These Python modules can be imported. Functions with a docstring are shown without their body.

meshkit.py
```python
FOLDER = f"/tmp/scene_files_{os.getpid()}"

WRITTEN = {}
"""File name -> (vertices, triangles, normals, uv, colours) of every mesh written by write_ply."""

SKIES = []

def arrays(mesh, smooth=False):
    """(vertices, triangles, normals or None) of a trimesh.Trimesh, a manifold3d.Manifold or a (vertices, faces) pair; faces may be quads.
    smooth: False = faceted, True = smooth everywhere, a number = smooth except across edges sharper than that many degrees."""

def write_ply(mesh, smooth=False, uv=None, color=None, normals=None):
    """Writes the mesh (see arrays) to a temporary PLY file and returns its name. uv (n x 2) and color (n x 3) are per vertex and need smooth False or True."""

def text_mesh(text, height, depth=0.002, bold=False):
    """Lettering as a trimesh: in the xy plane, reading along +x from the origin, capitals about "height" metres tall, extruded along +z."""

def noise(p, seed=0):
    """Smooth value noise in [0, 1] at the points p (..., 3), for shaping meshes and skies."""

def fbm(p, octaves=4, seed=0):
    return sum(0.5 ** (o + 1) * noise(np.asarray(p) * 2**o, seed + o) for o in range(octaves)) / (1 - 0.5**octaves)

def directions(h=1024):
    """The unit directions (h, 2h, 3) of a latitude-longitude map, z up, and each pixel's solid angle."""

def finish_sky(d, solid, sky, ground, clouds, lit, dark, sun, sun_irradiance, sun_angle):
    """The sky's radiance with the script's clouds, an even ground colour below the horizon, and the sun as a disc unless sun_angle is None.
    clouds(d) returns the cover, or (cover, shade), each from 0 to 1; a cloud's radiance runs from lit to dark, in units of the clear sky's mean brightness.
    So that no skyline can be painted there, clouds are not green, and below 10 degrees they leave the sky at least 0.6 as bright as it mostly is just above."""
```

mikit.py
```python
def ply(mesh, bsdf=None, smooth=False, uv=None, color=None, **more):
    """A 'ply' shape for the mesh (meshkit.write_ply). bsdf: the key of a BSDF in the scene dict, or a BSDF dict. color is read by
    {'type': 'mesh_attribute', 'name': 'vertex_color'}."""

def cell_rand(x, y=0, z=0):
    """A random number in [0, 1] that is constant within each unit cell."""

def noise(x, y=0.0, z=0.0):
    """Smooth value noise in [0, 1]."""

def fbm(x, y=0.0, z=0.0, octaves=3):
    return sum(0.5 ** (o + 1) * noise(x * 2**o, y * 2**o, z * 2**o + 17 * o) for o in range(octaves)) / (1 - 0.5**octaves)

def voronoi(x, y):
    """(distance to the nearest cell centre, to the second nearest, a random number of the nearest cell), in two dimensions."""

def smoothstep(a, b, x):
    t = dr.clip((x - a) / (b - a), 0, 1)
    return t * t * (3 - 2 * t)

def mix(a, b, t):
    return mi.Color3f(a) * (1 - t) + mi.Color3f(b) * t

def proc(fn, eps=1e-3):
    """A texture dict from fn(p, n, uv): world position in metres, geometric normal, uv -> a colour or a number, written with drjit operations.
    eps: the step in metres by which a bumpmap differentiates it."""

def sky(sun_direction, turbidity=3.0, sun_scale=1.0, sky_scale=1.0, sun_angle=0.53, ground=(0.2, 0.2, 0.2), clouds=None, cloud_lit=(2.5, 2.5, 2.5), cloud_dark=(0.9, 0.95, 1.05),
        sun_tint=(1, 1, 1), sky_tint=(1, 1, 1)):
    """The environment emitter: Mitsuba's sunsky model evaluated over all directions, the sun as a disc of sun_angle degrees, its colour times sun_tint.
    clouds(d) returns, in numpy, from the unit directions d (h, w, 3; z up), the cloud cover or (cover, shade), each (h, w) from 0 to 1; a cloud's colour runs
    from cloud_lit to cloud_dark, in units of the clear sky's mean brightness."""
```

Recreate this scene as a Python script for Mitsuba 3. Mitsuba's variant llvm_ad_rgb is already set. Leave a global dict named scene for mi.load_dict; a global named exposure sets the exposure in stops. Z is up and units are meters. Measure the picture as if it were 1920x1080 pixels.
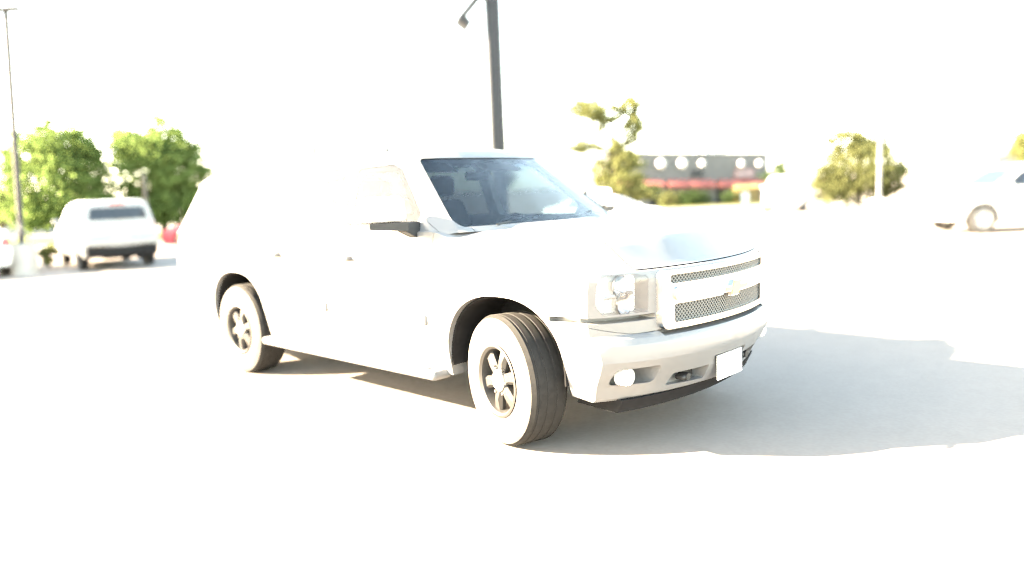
import math, random
import numpy as np, trimesh, manifold3d, shapely
from shapely.geometry import Polygon
import drjit as dr
import mitsuba as mi
import mikit, meshkit

T = mi.ScalarTransform4f
M, CS = manifold3d.Manifold, manifold3d.CrossSection
scene, labels = {}, {}
rng = np.random.default_rng(7)

# ---------------------------------------------------------------- camera, sky, exposure
F_PX, EYE, PITCH, ROLL = 1422.86, 1.5444, math.radians(7.3878), math.radians(2.4541)
fw = np.array([0, math.cos(PITCH), -math.sin(PITCH)])
rt0, up0 = np.array([1.0, 0, 0]), np.array([0, math.sin(PITCH), math.cos(PITCH)])
up = rt0 * math.sin(ROLL) + up0 * math.cos(ROLL)
scene['camera'] = {
    'type': 'thinlens', 'fov': 2 * math.degrees(math.atan(960 / F_PX)), 'fov_axis': 'x',
    'aperture_radius': 0.024, 'focus_distance': 4.5, 'near_clip': 0.05, 'far_clip': 3000.0,
    'to_world': T().look_at(origin=[0, 0, EYE], target=(np.array([0, 0, EYE]) + fw).tolist(), up=up.tolist())}
SUN = (-2.04, -0.12, 1.0)
scene['sky'] = mikit.sky(SUN, turbidity=3.0, sun_tint=(0.95, 0.98, 1.06), sky_tint=(1.40, 1.03, 0.72))
exposure = 5.9

# ---------------------------------------------------------------- materials
def rgb(c):
    return {'type': 'rgb', 'value': list(c) if hasattr(c, '__len__') else [c] * 3}
def mat(name, c, rough=0.6, **k):
    scene['m_' + name] = {'type': 'twosided', 'bsdf': {'type': 'principled', 'base_color': c if isinstance(c, dict) else rgb(c), 'roughness': rough, **k}}
def speck(c, amp, s):
    c = np.asarray(c, float)
    return mikit.proc(lambda p, n, uv: mi.Color3f(*[float(x) for x in c]) * (1 - amp + 2 * amp * mikit.fbm(p.x * s, p.y * s, p.z * s)))
def asphalt(p, n, uv):
    a = mikit.fbm(p.x * 0.55, p.y * 0.55, 0.0)
    b = mikit.noise(p.x * 60, p.y * 60, 3.0)
    c = mikit.fbm(p.x * 7, p.y * 7, 9.0)
    return mi.Color3f(0.190, 0.170, 0.156) * (0.86 + 0.14 * a + 0.09 * b + 0.07 * c)
mat('asphalt', mikit.proc(asphalt), 0.9, specular=0.3)
mat('concrete', speck((0.36, 0.35, 0.33), 0.12, 6), 0.85)
mat('grass_ground', speck((0.085, 0.10, 0.03), 0.4, 3), 0.95)
mat('paint', speck((0.160, 0.162, 0.165), 0.03, 2), 0.28, clearcoat=0.8, clearcoat_gloss=0.92, metallic=0.0, specular=0.5)
mat('white_paint', speck((0.72, 0.72, 0.71), 0.03, 2), 0.35, clearcoat=0.6)
mat('silver_paint', speck((0.24, 0.247, 0.25), 0.03, 2), 0.35, clearcoat=0.6)
mat('red_paint', speck((0.22, 0.022, 0.045), 0.05, 2), 0.35, clearcoat=0.6)
mat('tyre', speck((0.085, 0.083, 0.079), 0.18, 30), 0.85, specular=0.3)
mat('tread', speck((0.022, 0.0215, 0.021), 0.25, 30), 0.8, specular=0.25)
mat('wheel_grey', (0.036, 0.035, 0.034), 0.5)
mat('black', speck((0.022, 0.022, 0.023), 0.15, 20), 0.6)
mat('liner', speck((0.016, 0.016, 0.017), 0.3, 14), 0.9, specular=0.1)
mat('dark_metal', speck((0.011, 0.014, 0.019), 0.1, 3), 0.55)
mat('grey_metal', speck((0.20, 0.205, 0.21), 0.1, 5), 0.5)
mat('alloy', (0.52, 0.51, 0.50), 0.3, metallic=0.7)
mat('rotor', (0.07, 0.065, 0.06), 0.5, metallic=0.6)
mat('chrome', (0.62, 0.62, 0.61), 0.16, metallic=1.0)
mat('mesh_metal', (0.135, 0.140, 0.138), 0.5)
mat('gold', (0.62, 0.50, 0.20), 0.35, metallic=0.4)
mat('dark_glass', (0.012, 0.016, 0.024), 0.05, specular=0.5)
mat('sunlit_glass', (0.12, 0.125, 0.13), 0.06, specular=0.5)  # car glass with the sun's brightness painted into its pale base colour
mat('pale_lens', (0.34, 0.24, 0.23), 0.2, clearcoat=0.5)
mat('pole_grey', speck((0.024, 0.025, 0.027), 0.1, 5), 0.6)
mat('seat', speck((0.085, 0.080, 0.072), 0.15, 25), 0.9)
mat('dash', speck((0.03, 0.03, 0.032), 0.1, 25), 0.75)
mat('red_lens', (0.35, 0.02, 0.02), 0.15, clearcoat=0.5)
mat('white_plate', (0.75, 0.75, 0.74), 0.5)
mat('lamp_white', (0.8, 0.8, 0.79), 0.4)
mat('wall_grey', speck((0.105, 0.108, 0.111), 0.06, 1.3), 0.8)
mat('wall_pale', speck((0.22, 0.23, 0.25), 0.06, 1.3), 0.8)
mat('awning_red', speck((0.21, 0.070, 0.064), 0.12, 2), 0.8)
mat('sign_pink', (0.27, 0.21, 0.215), 0.5)
mat('yellow', speck((0.16, 0.115, 0.045), 0.1, 3), 0.7)
mat('bark', speck((0.09, 0.07, 0.055), 0.3, 8), 0.9)
def shade_band(p, n, uv):      # the windscreen's blue shade band along its top edge
    t = mikit.smoothstep(1.66, 1.76, p.z)
    return mikit.mix((0.19, 0.25, 0.275), (0.05, 0.09, 0.20), t)
scene['m_windscreen'] = {'type': 'thindielectric', 'int_ior': 1.30, 'specular_transmittance': mikit.proc(shade_band)}
scene['m_tinted'] = {'type': 'thindielectric', 'int_ior': 1.44, 'specular_transmittance': rgb((0.07, 0.08, 0.085))}
scene['m_front_glass'] = {'type': 'thindielectric', 'int_ior': 1.44, 'specular_transmittance': rgb((0.30, 0.33, 0.34))}
scene['m_clear'] = {'type': 'thindielectric', 'int_ior': 1.5, 'specular_transmittance': rgb(0.93)}
def leaf(name, c, t):
    c = np.asarray(c, float)
    def fn(p, n, uv):
        v = mikit.noise(p.x * 1.3, p.y * 1.3, p.z * 1.3)
        w = mikit.cell_rand(p.x * 9, p.y * 9, p.z * 9)
        return mi.Color3f(*[float(x) for x in c]) * (0.65 + 0.45 * v + 0.25 * w)
    scene['m_' + name] = {'type': 'principledthin', 'base_color': mikit.proc(fn), 'roughness': 0.6, 'diff_trans': t, 'spec_trans': 0.0, 'eta': 1.4}
leaf('leaf', (0.146, 0.208, 0.066), 1.1)
leaf('leaf_yellow', (0.180, 0.192, 0.075), 1.0)
leaf('leaf_olive', (0.135, 0.147, 0.062), 1.0)
leaf('leaf_pale', (0.20, 0.215, 0.088), 1.1)
leaf('leaf_dark', (0.055, 0.085, 0.034), 0.8)

# ---------------------------------------------------------------- mesh helpers
XF = np.eye(4)
def tri(m):
    if isinstance(m, M):
        a = m.to_mesh()
        return trimesh.Trimesh(np.array(a.vert_properties[:, :3]), np.array(a.tri_verts), process=False)
    return m
def numbered(key):
    k, n = key, 0
    while k in scene:
        n += 1
        k = f'{key}_{n:03d}'
    return k
def add(key, mesh, m, smooth=30, xf=None):
    mesh = tri(mesh).copy()
    mesh.apply_transform(XF if xf is None else xf)
    key = numbered(key)
    scene[key] = mikit.ply(mesh, 'm_' + m, smooth)
    return key
def label(key, text, cat=None, group=None, kind=None):
    d = {'label': text}
    if cat: d['category'] = cat
    if group: d['group'] = group
    if kind: d['kind'] = kind
    labels[key] = d
def place(x, y, heading, z=0.0, s=(1, 1, 1)):
    c, sn = math.cos(heading), math.sin(heading)
    m = np.eye(4)
    m[:3, :3] = np.array([[c, -sn, 0], [sn, c, 0], [0, 0, 1]]) @ np.diag(s)
    m[:3, 3] = (x, y, z)
    return m
def cs(poly, off=0.0):
    p = np.asarray(poly, float)
    if 0.5 * np.sum(p[:, 0] * np.roll(p[:, 1], -1) - p[:, 1] * np.roll(p[:, 0], -1)) < 0:
        p = p[::-1]
    c = CS([p])
    return c.offset(off, manifold3d.JoinType.Round, 2.0, 24) if off else c
def prism(poly, axis, a, b, off=0.0, rounded=0.0):
    c = poly if isinstance(poly, CS) else cs(poly, off)
    if rounded:
        c = c.offset(-rounded, manifold3d.JoinType.Round, 2.0, 24).offset(rounded, manifold3d.JoinType.Round, 2.0, 24)
    e = c.extrude(b - a)
    t = {'y': [[1, 0, 0, 0], [0, 0, 1, a], [0, 1, 0, 0]], 'x': [[0, 0, 1, a], [1, 0, 0, 0], [0, 1, 0, 0]], 'z': [[1, 0, 0, 0], [0, 1, 0, 0], [0, 0, 1, a]]}[axis]
    return e.transform(np.array(t, float))
def rect(a0, a1, b0, b1):
    return [(a0, b0), (a1, b0), (a1, b1), (a0, b1)]
def rbox(sx, sy, sz, c=(0, 0, 0), r=0.02, seg=8):
    s = M.sphere(r, seg)
    hx, hy, hz = sx / 2 - r, sy / 2 - r, sz / 2 - r
    return M.batch_hull([s.translate((i * hx, j * hy, k * hz)) for i in (-1, 1) for j in (-1, 1) for k in (-1, 1)]).translate(tuple(c))
def box(x0, x1, y0, y1, z0, z1):
    return M.cube((x1 - x0, y1 - y0, z1 - z0)).translate((x0, y0, z0))
def cyl(p0, p1, r0, r1=None, n=20):
    p0, p1 = np.asarray(p0, float), np.asarray(p1, float)
    d = p1 - p0
    L = np.linalg.norm(d)
    m = M.cylinder(L, r0, r0 if r1 is None else r1, n)
    R = trimesh.geometry.align_vectors([0, 0, 1], d / L)
    R[:3, 3] = p0
    return m.transform(R[:3, :4])
def lathe(profile, axis='y', n=48):
    m = trimesh.creation.revolve(np.asarray(profile, float), sections=n)
    if axis == 'y':
        m.apply_transform(np.array([[1, 0, 0, 0], [0, 0, 1, 0], [0, -1, 0, 0], [0, 0, 0, 1.0]]))
    return m
def sheet(solid, cond, shift=(0, 0, 0)):
    """The faces of the solid whose normals satisfy cond, as a single sheet."""
    t = tri(solid)
    f = t.faces[cond(t.face_normals)]
    s = trimesh.Trimesh(t.vertices + np.asarray(shift), f, process=False)
    s.remove_unreferenced_vertices()
    s.merge_vertices()
    return max(s.split(only_watertight=False), key=lambda q: q.area)
def smooth01(a, b, x):
    t = np.clip((x - a) / (b - a), 0, 1)
    return t * t * (3 - 2 * t)
def shell_body(outline, wz, half, front, rear, bow, rbow, refine, crown=None, corner=0.0):
    """A side outline widened to a body: width by height, plan rounded at the ends."""
    m = prism(outline, 'y', -1, 1).refine_to_length(refine)
    zs, ws = zip(*wz)
    def f(v):
        v = np.array(v)
        x, y, z = v[:, 0].copy(), v[:, 1].copy(), v[:, 2].copy()
        s, r = smooth01(front - 0.8, front, x), smooth01(rear + 0.7, rear, x)
        y = y * half * np.interp(z, zs, ws) * (1 - 0.035 * s) * (1 - 0.03 * r)
        x = x - (bow * y * y + corner * np.abs(y) ** 8) * s + rbow * y * y * r
        if corner:
            u = s * smooth01(0.62, 0.36, z)
            y = y * (1 - 0.015 * u)
            x = x - 0.05 * u * np.abs(y)
        if crown is not None:
            z = crown(x, y, z)
        return np.stack([x, y, z], -1)
    return m.warp_batch(f)

# ---------------------------------------------------------------- wheels (axis along y, outer face towards -y)
def wheel_parts(key, centre, side, steer, R, rim_r, width, spokes, xf, detail=True, spoke_mat='wheel_grey'):
    """side -1: outer face to -y. Parts: tyre, rim, spokes, cap, rotor."""
    A = np.eye(4)
    c, s = math.cos(steer), math.sin(steer)
    A[:3, :3] = np.array([[c, -s, 0], [s, c, 0], [0, 0, 1]]) @ np.diag([1, 1, 1] if side < 0 else [-1, -1, 1])
    A[:3, 3] = centre
    X = xf @ A
    w = width / 2
    g = []
    if detail:
        for q in (0.62, 0.22, -0.22, -0.62):
            g += [(R, w * (q + 0.07)), (R - 0.004, w * (q + 0.06)), (R - 0.004, w * (q - 0.06)), (R, w * (q - 0.07))]
    prof = [(rim_r - 0.012, w * 0.80), (rim_r + 0.02, w * 0.93), ((R + rim_r) / 2, w * 1.0), (R - 0.05, w * 0.97), (R - 0.018, w * 0.86)] + g + \
           [(R - 0.018, -w * 0.86), (R - 0.05, -w * 0.97), ((R + rim_r) / 2, -w * 1.0), (rim_r + 0.02, -w * 0.93), (rim_r - 0.012, -w * 0.80), (rim_r - 0.012, w * 0.80)]
    ty = lathe([(a, b) for a, b in prof][::-1], n=72 if detail else 36)
    cen = ty.triangles_center
    outer_band = np.hypot(cen[:, 0], cen[:, 2]) > R - 0.025
    def sub(mask):
        q = trimesh.Trimesh(ty.vertices, ty.faces[mask], process=False)
        q.remove_unreferenced_vertices()
        return q
    add(key + '__tyre', sub(~outer_band), 'tyre', 35, X)
    add(key + '__tread', sub(outer_band), 'tread', 35, X)
    rim = lathe([(rim_r - 0.014, -w * 0.80), (rim_r, -w * 0.86), (rim_r + 0.004, -w * 0.92), (rim_r - 0.010, -w * 0.95), (rim_r - 0.025, -w * 0.86), (rim_r - 0.040, -w * 0.2), (rim_r - 0.040, w * 0.78), (rim_r - 0.014, w * 0.78), (rim_r - 0.014, -w * 0.80)], n=48)
    add(key + '__rim', rim, spoke_mat, 35, X)
    yo = -w * 0.70
    for i in range(spokes):
        a = 2 * math.pi * (i + 0.25) / spokes
        d, t = np.array([math.cos(a), 0, math.sin(a)]), np.array([-math.sin(a), 0, math.cos(a)])
        pts = []
        for r, hw, y0, y1 in ((0.045, 0.034, yo - 0.012, yo + 0.03), (rim_r * 0.55, 0.024, yo - 0.018, yo + 0.02), (rim_r - 0.028, 0.040, yo - 0.002, yo + 0.03)):
            for sg in (-1, 1):
                pts += [d * r + t * sg * hw * 0.7 + [0, y0, 0], d * r + t * sg * hw + [0, y0 + 0.012, 0], d * r + t * sg * hw + [0, y1, 0]]
        add(key + '__spoke', M.hull_points(np.array(pts)), spoke_mat, 25, X)
    add(key + '__hub_cap', M.batch_hull([cyl((0, yo - 0.02, 0), (0, yo + 0.03, 0), 0.068, n=28), cyl((0, yo - 0.034, 0), (0, yo, 0), 0.05, n=28)]), 'alloy', 30, X)
    if detail:
        add(key + '__brake_disc', lathe([(0.02, -0.012), (rim_r * 0.80, -0.012), (rim_r * 0.80, 0.014), (0.02, 0.014), (0.02, -0.012)], n=40), 'rotor', 30, X)
        cal = cs([(math.cos(a) * r, math.sin(a) * r) for r, aa in ((rim_r * 0.84, np.linspace(-0.5, 0.6, 9)), (rim_r * 0.52, np.linspace(0.6, -0.5, 9))) for a in aa])
        add(key + '__brake_caliper', prism(cal, 'y', -0.05, 0.06), 'rotor', 30, X)
        for i in range(6):
            a = 2 * math.pi * i / 6
            add(key + '__lug_nut', cyl((0.085 * math.cos(a), yo - 0.022, 0.085 * math.sin(a)), (0.085 * math.cos(a), yo + 0.01, 0.085 * math.sin(a)), 0.011, n=6), 'chrome', 20, X)

# ---------------------------------------------------------------- the large pale SUV in the foreground
def sq(v):
    return math.copysign(abs(v) ** 0.82, v)
def big_suv():
    K = 'suv'
    X = place(0.5991, 5.1792, -0.7671)
    label(K, 'large pale silver-white SUV in the foreground with gold emblem on its grille', 'SUV')
    P = lambda name, mesh, m, smooth=30: add(f'{K}__{name}', mesh, m, smooth, X)
    WB = 3.302
    outline = [(0.70, 0.37), (0.885, 0.348), (0.915, 0.365), (0.952, 0.44), (0.992, 0.525), (1.018, 0.595), (1.005, 0.685), (0.985, 0.715), (0.945, 0.735), (0.94, 0.80), (0.945, 1.03), (0.93, 1.070), (0.885, 1.088), (0.80, 1.147), (0.72, 1.205), (0.66, 1.238), (0.58, 1.260), (0.45, 1.270), (0.0, 1.275), (-0.40, 1.283), (-0.66, 1.295),
               (-4.52, 1.30), (-4.60, 1.28), (-4.645, 1.15), (-4.66, 0.95), (-4.66, 0.78), (-4.73, 0.76), (-4.745, 0.62), (-4.73, 0.46), (-4.60, 0.40), (-4.2, 0.40), (-3.8, 0.36), (-2.8, 0.36), (0.4, 0.36)]
    wz = [(0.30, 0.93), (0.38, 0.945), (0.45, 0.965), (0.60, 0.99), (0.80, 1.0), (0.98, 1.0), (1.06, 0.99), (1.18, 0.972), (1.30, 0.945), (1.4, 0.94)]
    def crown(x, y, z):
        on = smooth01(1.08, 1.2, z) * smooth01(-0.62, -0.35, x)
        a = np.abs(y)
        return z + on * (0.032 * (1 - smooth01(0.30, 0.50, a)) - 0.055 * smooth01(0.62, 0.98, a))
    low = shell_body(outline, wz, 1.0, 1.0, -4.7, 0.24, 0.10, 0.06, crown, 0.09)
    # cabin: convex hull of windscreen, roof and side lines
    def cabin(d, zb):
        pts = []
        for s in (-1, 1):
            for x, y, z in ((-0.32, 0.0, 1.27), (-0.345, 0.32, 1.275), (-0.395, 0.60, 1.28), (-0.463, 0.85, 1.285)):
                pts.append((x - d, s * max(y - d, 0), z if d == 0 else zb))
            for x, y, z in ((-1.04, 0.0, 1.845), (-1.055, 0.3, 1.842), (-1.085, 0.52, 1.832), (-1.125, 0.665, 1.805)):
                pts.append((x - d * 1.2, s * max(y - d, 0), z - d * 0.9))
            for x, z in ((-1.35, 1.895), (-1.9, 1.925), (-2.6, 1.94), (-3.4, 1.935), (-4.1, 1.90), (-4.42, 1.86)):
                for y, dz in ((0, 0.0), (0.35, 0.008), (0.54, 0.028), (0.615, 0.058)):
                    pts.append((x + (d if x < -4.3 else 0), s * max(y - d, 0), z - dz - d * 1.1))
                pts.append((x + (d if x < -4.3 else 0), s * (0.672 - d), min(z - 0.11, 1.80) - d * 0.4))
            for x in (-0.66, -4.56):
                pts.append((x + (d if x < -4 else -d), s * (0.925 - d), 1.285 if d == 0 else zb))
                pts.append((x + (d if x < -4 else -d), s * (0.93 - d), 1.26 if d == 0 else zb))
            pts.append((-4.58 + d, s * 0.55, 1.285 if d == 0 else zb))
            pts.append((-4.51 + d, s * (0.66 - d), 1.76 - d))
        return M.hull_points(np.array(pts))
    outer = cabin(0.0, 1.26).refine_to_length(0.12)
    inner = cabin(0.05, 1.20)
    body = low + outer - inner - box(-4.45, -0.80, -0.84, 0.84, 0.56, 1.30)
    # wheel arches
    for cx in (0.0, -WB):
        for s in (-1, 1):
            arch = [(cx + 0.482 * sq(math.cos(a)), 0.435 + 0.482 * sq(math.sin(a))) for a in np.linspace(0, math.pi, 28)] + [(cx - 0.50, 0.2), (cx + 0.50, 0.2)]
            body -= prism(arch, 'y', min(s * 0.56, s * 1.2), max(s * 0.56, s * 1.2))
    # windows
    ws_poly = [(-0.842, 1.315), (0.842, 1.315), (0.635, 1.79), (-0.635, 1.79)]
    win_f = [(-0.86, 1.325), (-1.75, 1.325), (-1.73, 1.755), (-1.30, 1.765), (-1.18, 1.72), (-0.80, 1.40)]
    win_r = [(-1.87, 1.325), (-2.83, 1.325), (-2.80, 1.765), (-1.85, 1.765)]
    win_q = [(-2.97, 1.335), (-4.38, 1.345), (-4.30, 1.735), (-2.95, 1.765)]
    cut_ws = prism(ws_poly, 'x', -1.30, 0.0, rounded=0.05)
    back_poly = [(-0.74, 1.30), (0.74, 1.30), (0.60, 1.74), (-0.60, 1.74)]
    cut_bw = prism(back_poly, 'x', -4.8, -4.3, rounded=0.05)
    cuts = {}
    for s in (-1, 1):
        for nm, poly in (('f', win_f), ('r', win_r), ('q', win_q)):
            cuts[nm, s] = prism(poly, 'y', min(s * 0.5, s * 1.1), max(s * 0.5, s * 1.1), rounded=0.04)
    panes = {k: outer ^ c for k, c in cuts.items()}
    pane_ws, pane_bw = outer ^ cut_ws, outer ^ cut_bw
    body -= M.batch_boolean([cut_ws, cut_bw] + list(cuts.values()), manifold3d.OpType.Add)
    # headlights: recess, bowls, lens
    hl = [(-0.655, 0.845), (-0.655, 1.045), (-0.74, 1.062), (-0.87, 1.062), (-0.925, 1.045), (-0.935, 0.90), (-0.90, 0.848)]
    lamps = {}
    for s in (-1, 1):
        pr = prism([(y * -s, z) for y, z in hl], 'x', 0.45, 1.2, rounded=0.02)
        lamps[s] = low ^ pr
        body -= pr - low.translate((-0.10, -s * 0.04, 0))
    for s in (-1, 1):
        body -= prism(rect(min(s * 0.61, s * 0.99), max(s * 0.61, s * 0.94), 0.802, 0.835), 'x', 0.4, 1.2, rounded=0.01) - low.translate((-0.09, -s * 0.05, 0))
    body -= prism(rect(-0.60, 0.60, 0.708, 0.738), 'x', 0.4, 1.2) - low.translate((-0.10, 0, 0))
    # grille opening, bumper openings, fog lamps
    body -= prism(rect(-0.585, 0.585, 0.752, 1.05), 'x', 0.74, 1.2, rounded=0.03)
    for s in (-1, 1):
        body -= prism([(s * 0.20, 0.385), (s * 0.52, 0.40), (s * 0.50, 0.475), (s * 0.20, 0.475)], 'x', 0.82, 1.2, rounded=0.015)
        body -= prism([(s * 0.62, 0.44), (s * 0.88, 0.455), (s * 0.88, 0.55), (s * 0.62, 0.55)], 'x', 0.68, 1.2, rounded=0.03)
    body -= prism(rect(-0.19, 0.19, 0.355, 0.53), 'x', 0.955, 1.2, rounded=0.01)
    # separate hood, bumpers, doors, liftgate
    def split(region, shrink):
        nonlocal body
        piece = body ^ shrink
        body = body - region
        return piece
    g = 0.006
    hood = [(0.90, -0.70), (0.955, -0.4), (0.97, 0), (0.955, 0.4), (0.90, 0.70), (0.2, 0.755), (-0.50, 0.74), (-0.34, 0.35), (-0.28, 0.0), (-0.34, -0.35), (-0.50, -0.74)]
    P('hood', split(prism(hood, 'z', 1.075, 1.5), prism(hood, 'z', 1.075 + g, 1.5, -g)), 'paint')
    fb = [(0.30, 0.2), (1.2, 0.2), (1.2, 0.735), (0.80, 0.735), (0.62, 0.80), (0.30, 0.80)]
    P('front_bumper', split(prism(fb, 'y', -1.2, 1.2), prism(fb, 'y', -1.2, 1.2, -g / 2)), 'paint')
    rb = [(-5, 0.2), (-4.0, 0.2), (-4.0, 0.78), (-5, 0.78)]
    P('rear_bumper', split(prism(rb, 'y', -1.2, 1.2), prism(rb, 'y', -1.2, 1.2, -g / 2)), 'paint')
    fd = [(-0.60, 0.47), (-1.79, 0.47), (-1.80, 1.79), (-1.26, 1.79), (-1.13, 1.755), (-0.73, 1.36), (-0.60, 1.29)]
    rd = [(-1.815, 0.47), (-2.72, 0.47), (-2.88, 0.62), (-2.90, 1.79), (-1.825, 1.79)]
    hand = {}
    for s in (-1, 1):
        for nm, poly in (('f', fd), ('r', rd)):
            a, b = min(s * 0.6, s * 1.2), max(s * 0.6, s * 1.2)
            k = P('door', split(prism(poly, 'y', a, b), prism(poly, 'y', a, b, -g / 2)), 'paint')
            pane = sheet(panes[nm, s], lambda n: np.abs(n[:, 1]) > 0.5, (0, -s * 0.004, 0))
            add(k + '__window', pane, 'front_glass' if nm == 'f' else 'tinted', True, X)
            hx = -1.60 if nm == 'f' else -2.62
            h = rbox(0.24, 0.03, 0.035, (hx, s * 1.022, 1.10), 0.012) + rbox(0.04, 0.06, 0.03, (hx - 0.09, s * 1.0, 1.10), 0.01) + rbox(0.04, 0.06, 0.03, (hx + 0.09, s * 1.0, 1.10), 0.01)
            add(k + '__handle', h, 'paint', 30, X)
            mx0, mx1 = (-0.66, -1.77) if nm == 'f' else (-1.84, -2.70)
            add(k + '__side_moulding', rbox(abs(mx1 - mx0), 0.03, 0.07, ((mx0 + mx1) / 2, s * 0.997, 0.72), 0.012), 'paint', 30, X)
    lg = [(-0.86, 0.80), (0.86, 0.80), (0.80, 1.27), (0.66, 1.80), (-0.66, 1.80), (-0.80, 1.27)]
    lk = P('liftgate', split(prism(lg, 'x', -5, -4.5), prism(lg, 'x', -5, -4.5, -g)), 'paint')
    add(lk + '__rear_window', sheet(pane_bw, lambda n: n[:, 0] < -0.5, (0.014, 0, 0)), 'tinted', True, X)
    add(lk + '__licence_plate_recess', rbox(0.02, 0.34, 0.18, (-4.675, 0, 1.0), 0.008), 'black', 30, X)
    P('body', body, 'paint')
    for s in (-1, 1):
        P('quarter_window', sheet(panes['q', s], lambda n: np.abs(n[:, 1]) > 0.5, (0, -s * 0.004, 0)), 'tinted', True)
        tl = rbox(0.10, 0.14, 0.46, (-4.60, s * 0.86, 1.05), 0.03)
        P('tail_light', tl, 'red_lens')
    wk = P('windscreen', sheet(pane_ws, lambda n: n[:, 0] > 0.3, (-0.006, 0, -0.003)), 'windscreen', True)
    add(wk + '__mirror', rbox(0.04, 0.24, 0.07, (-1.16, 0.0, 1.66), 0.018), 'black', 30, X)
    for y0 in (-0.28, 0.30):
        pw = np.array([(-0.43, y0 - 0.25, 1.315), (-0.46, y0 + 0.1, 1.335), (-0.50, y0 + 0.28, 1.35)])
        add(wk + '__wiper', M.batch_hull([M.sphere(0.011, 8).translate(tuple(q)) for q in pw[:2]]) + M.batch_hull([M.sphere(0.010, 8).translate(tuple(q)) for q in pw[1:]]), 'black', 30, X)
    # front lamps
    def bow(m):
        def f(v):
            v = np.array(v)
            s = smooth01(0.2, 1.0, v[:, 0])
            v[:, 0] = v[:, 0] - (0.24 * v[:, 1] ** 2 + 0.09 * np.abs(v[:, 1]) ** 8) * s
            return v
        return m.refine_to_length(0.05).warp_batch(f)
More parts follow.
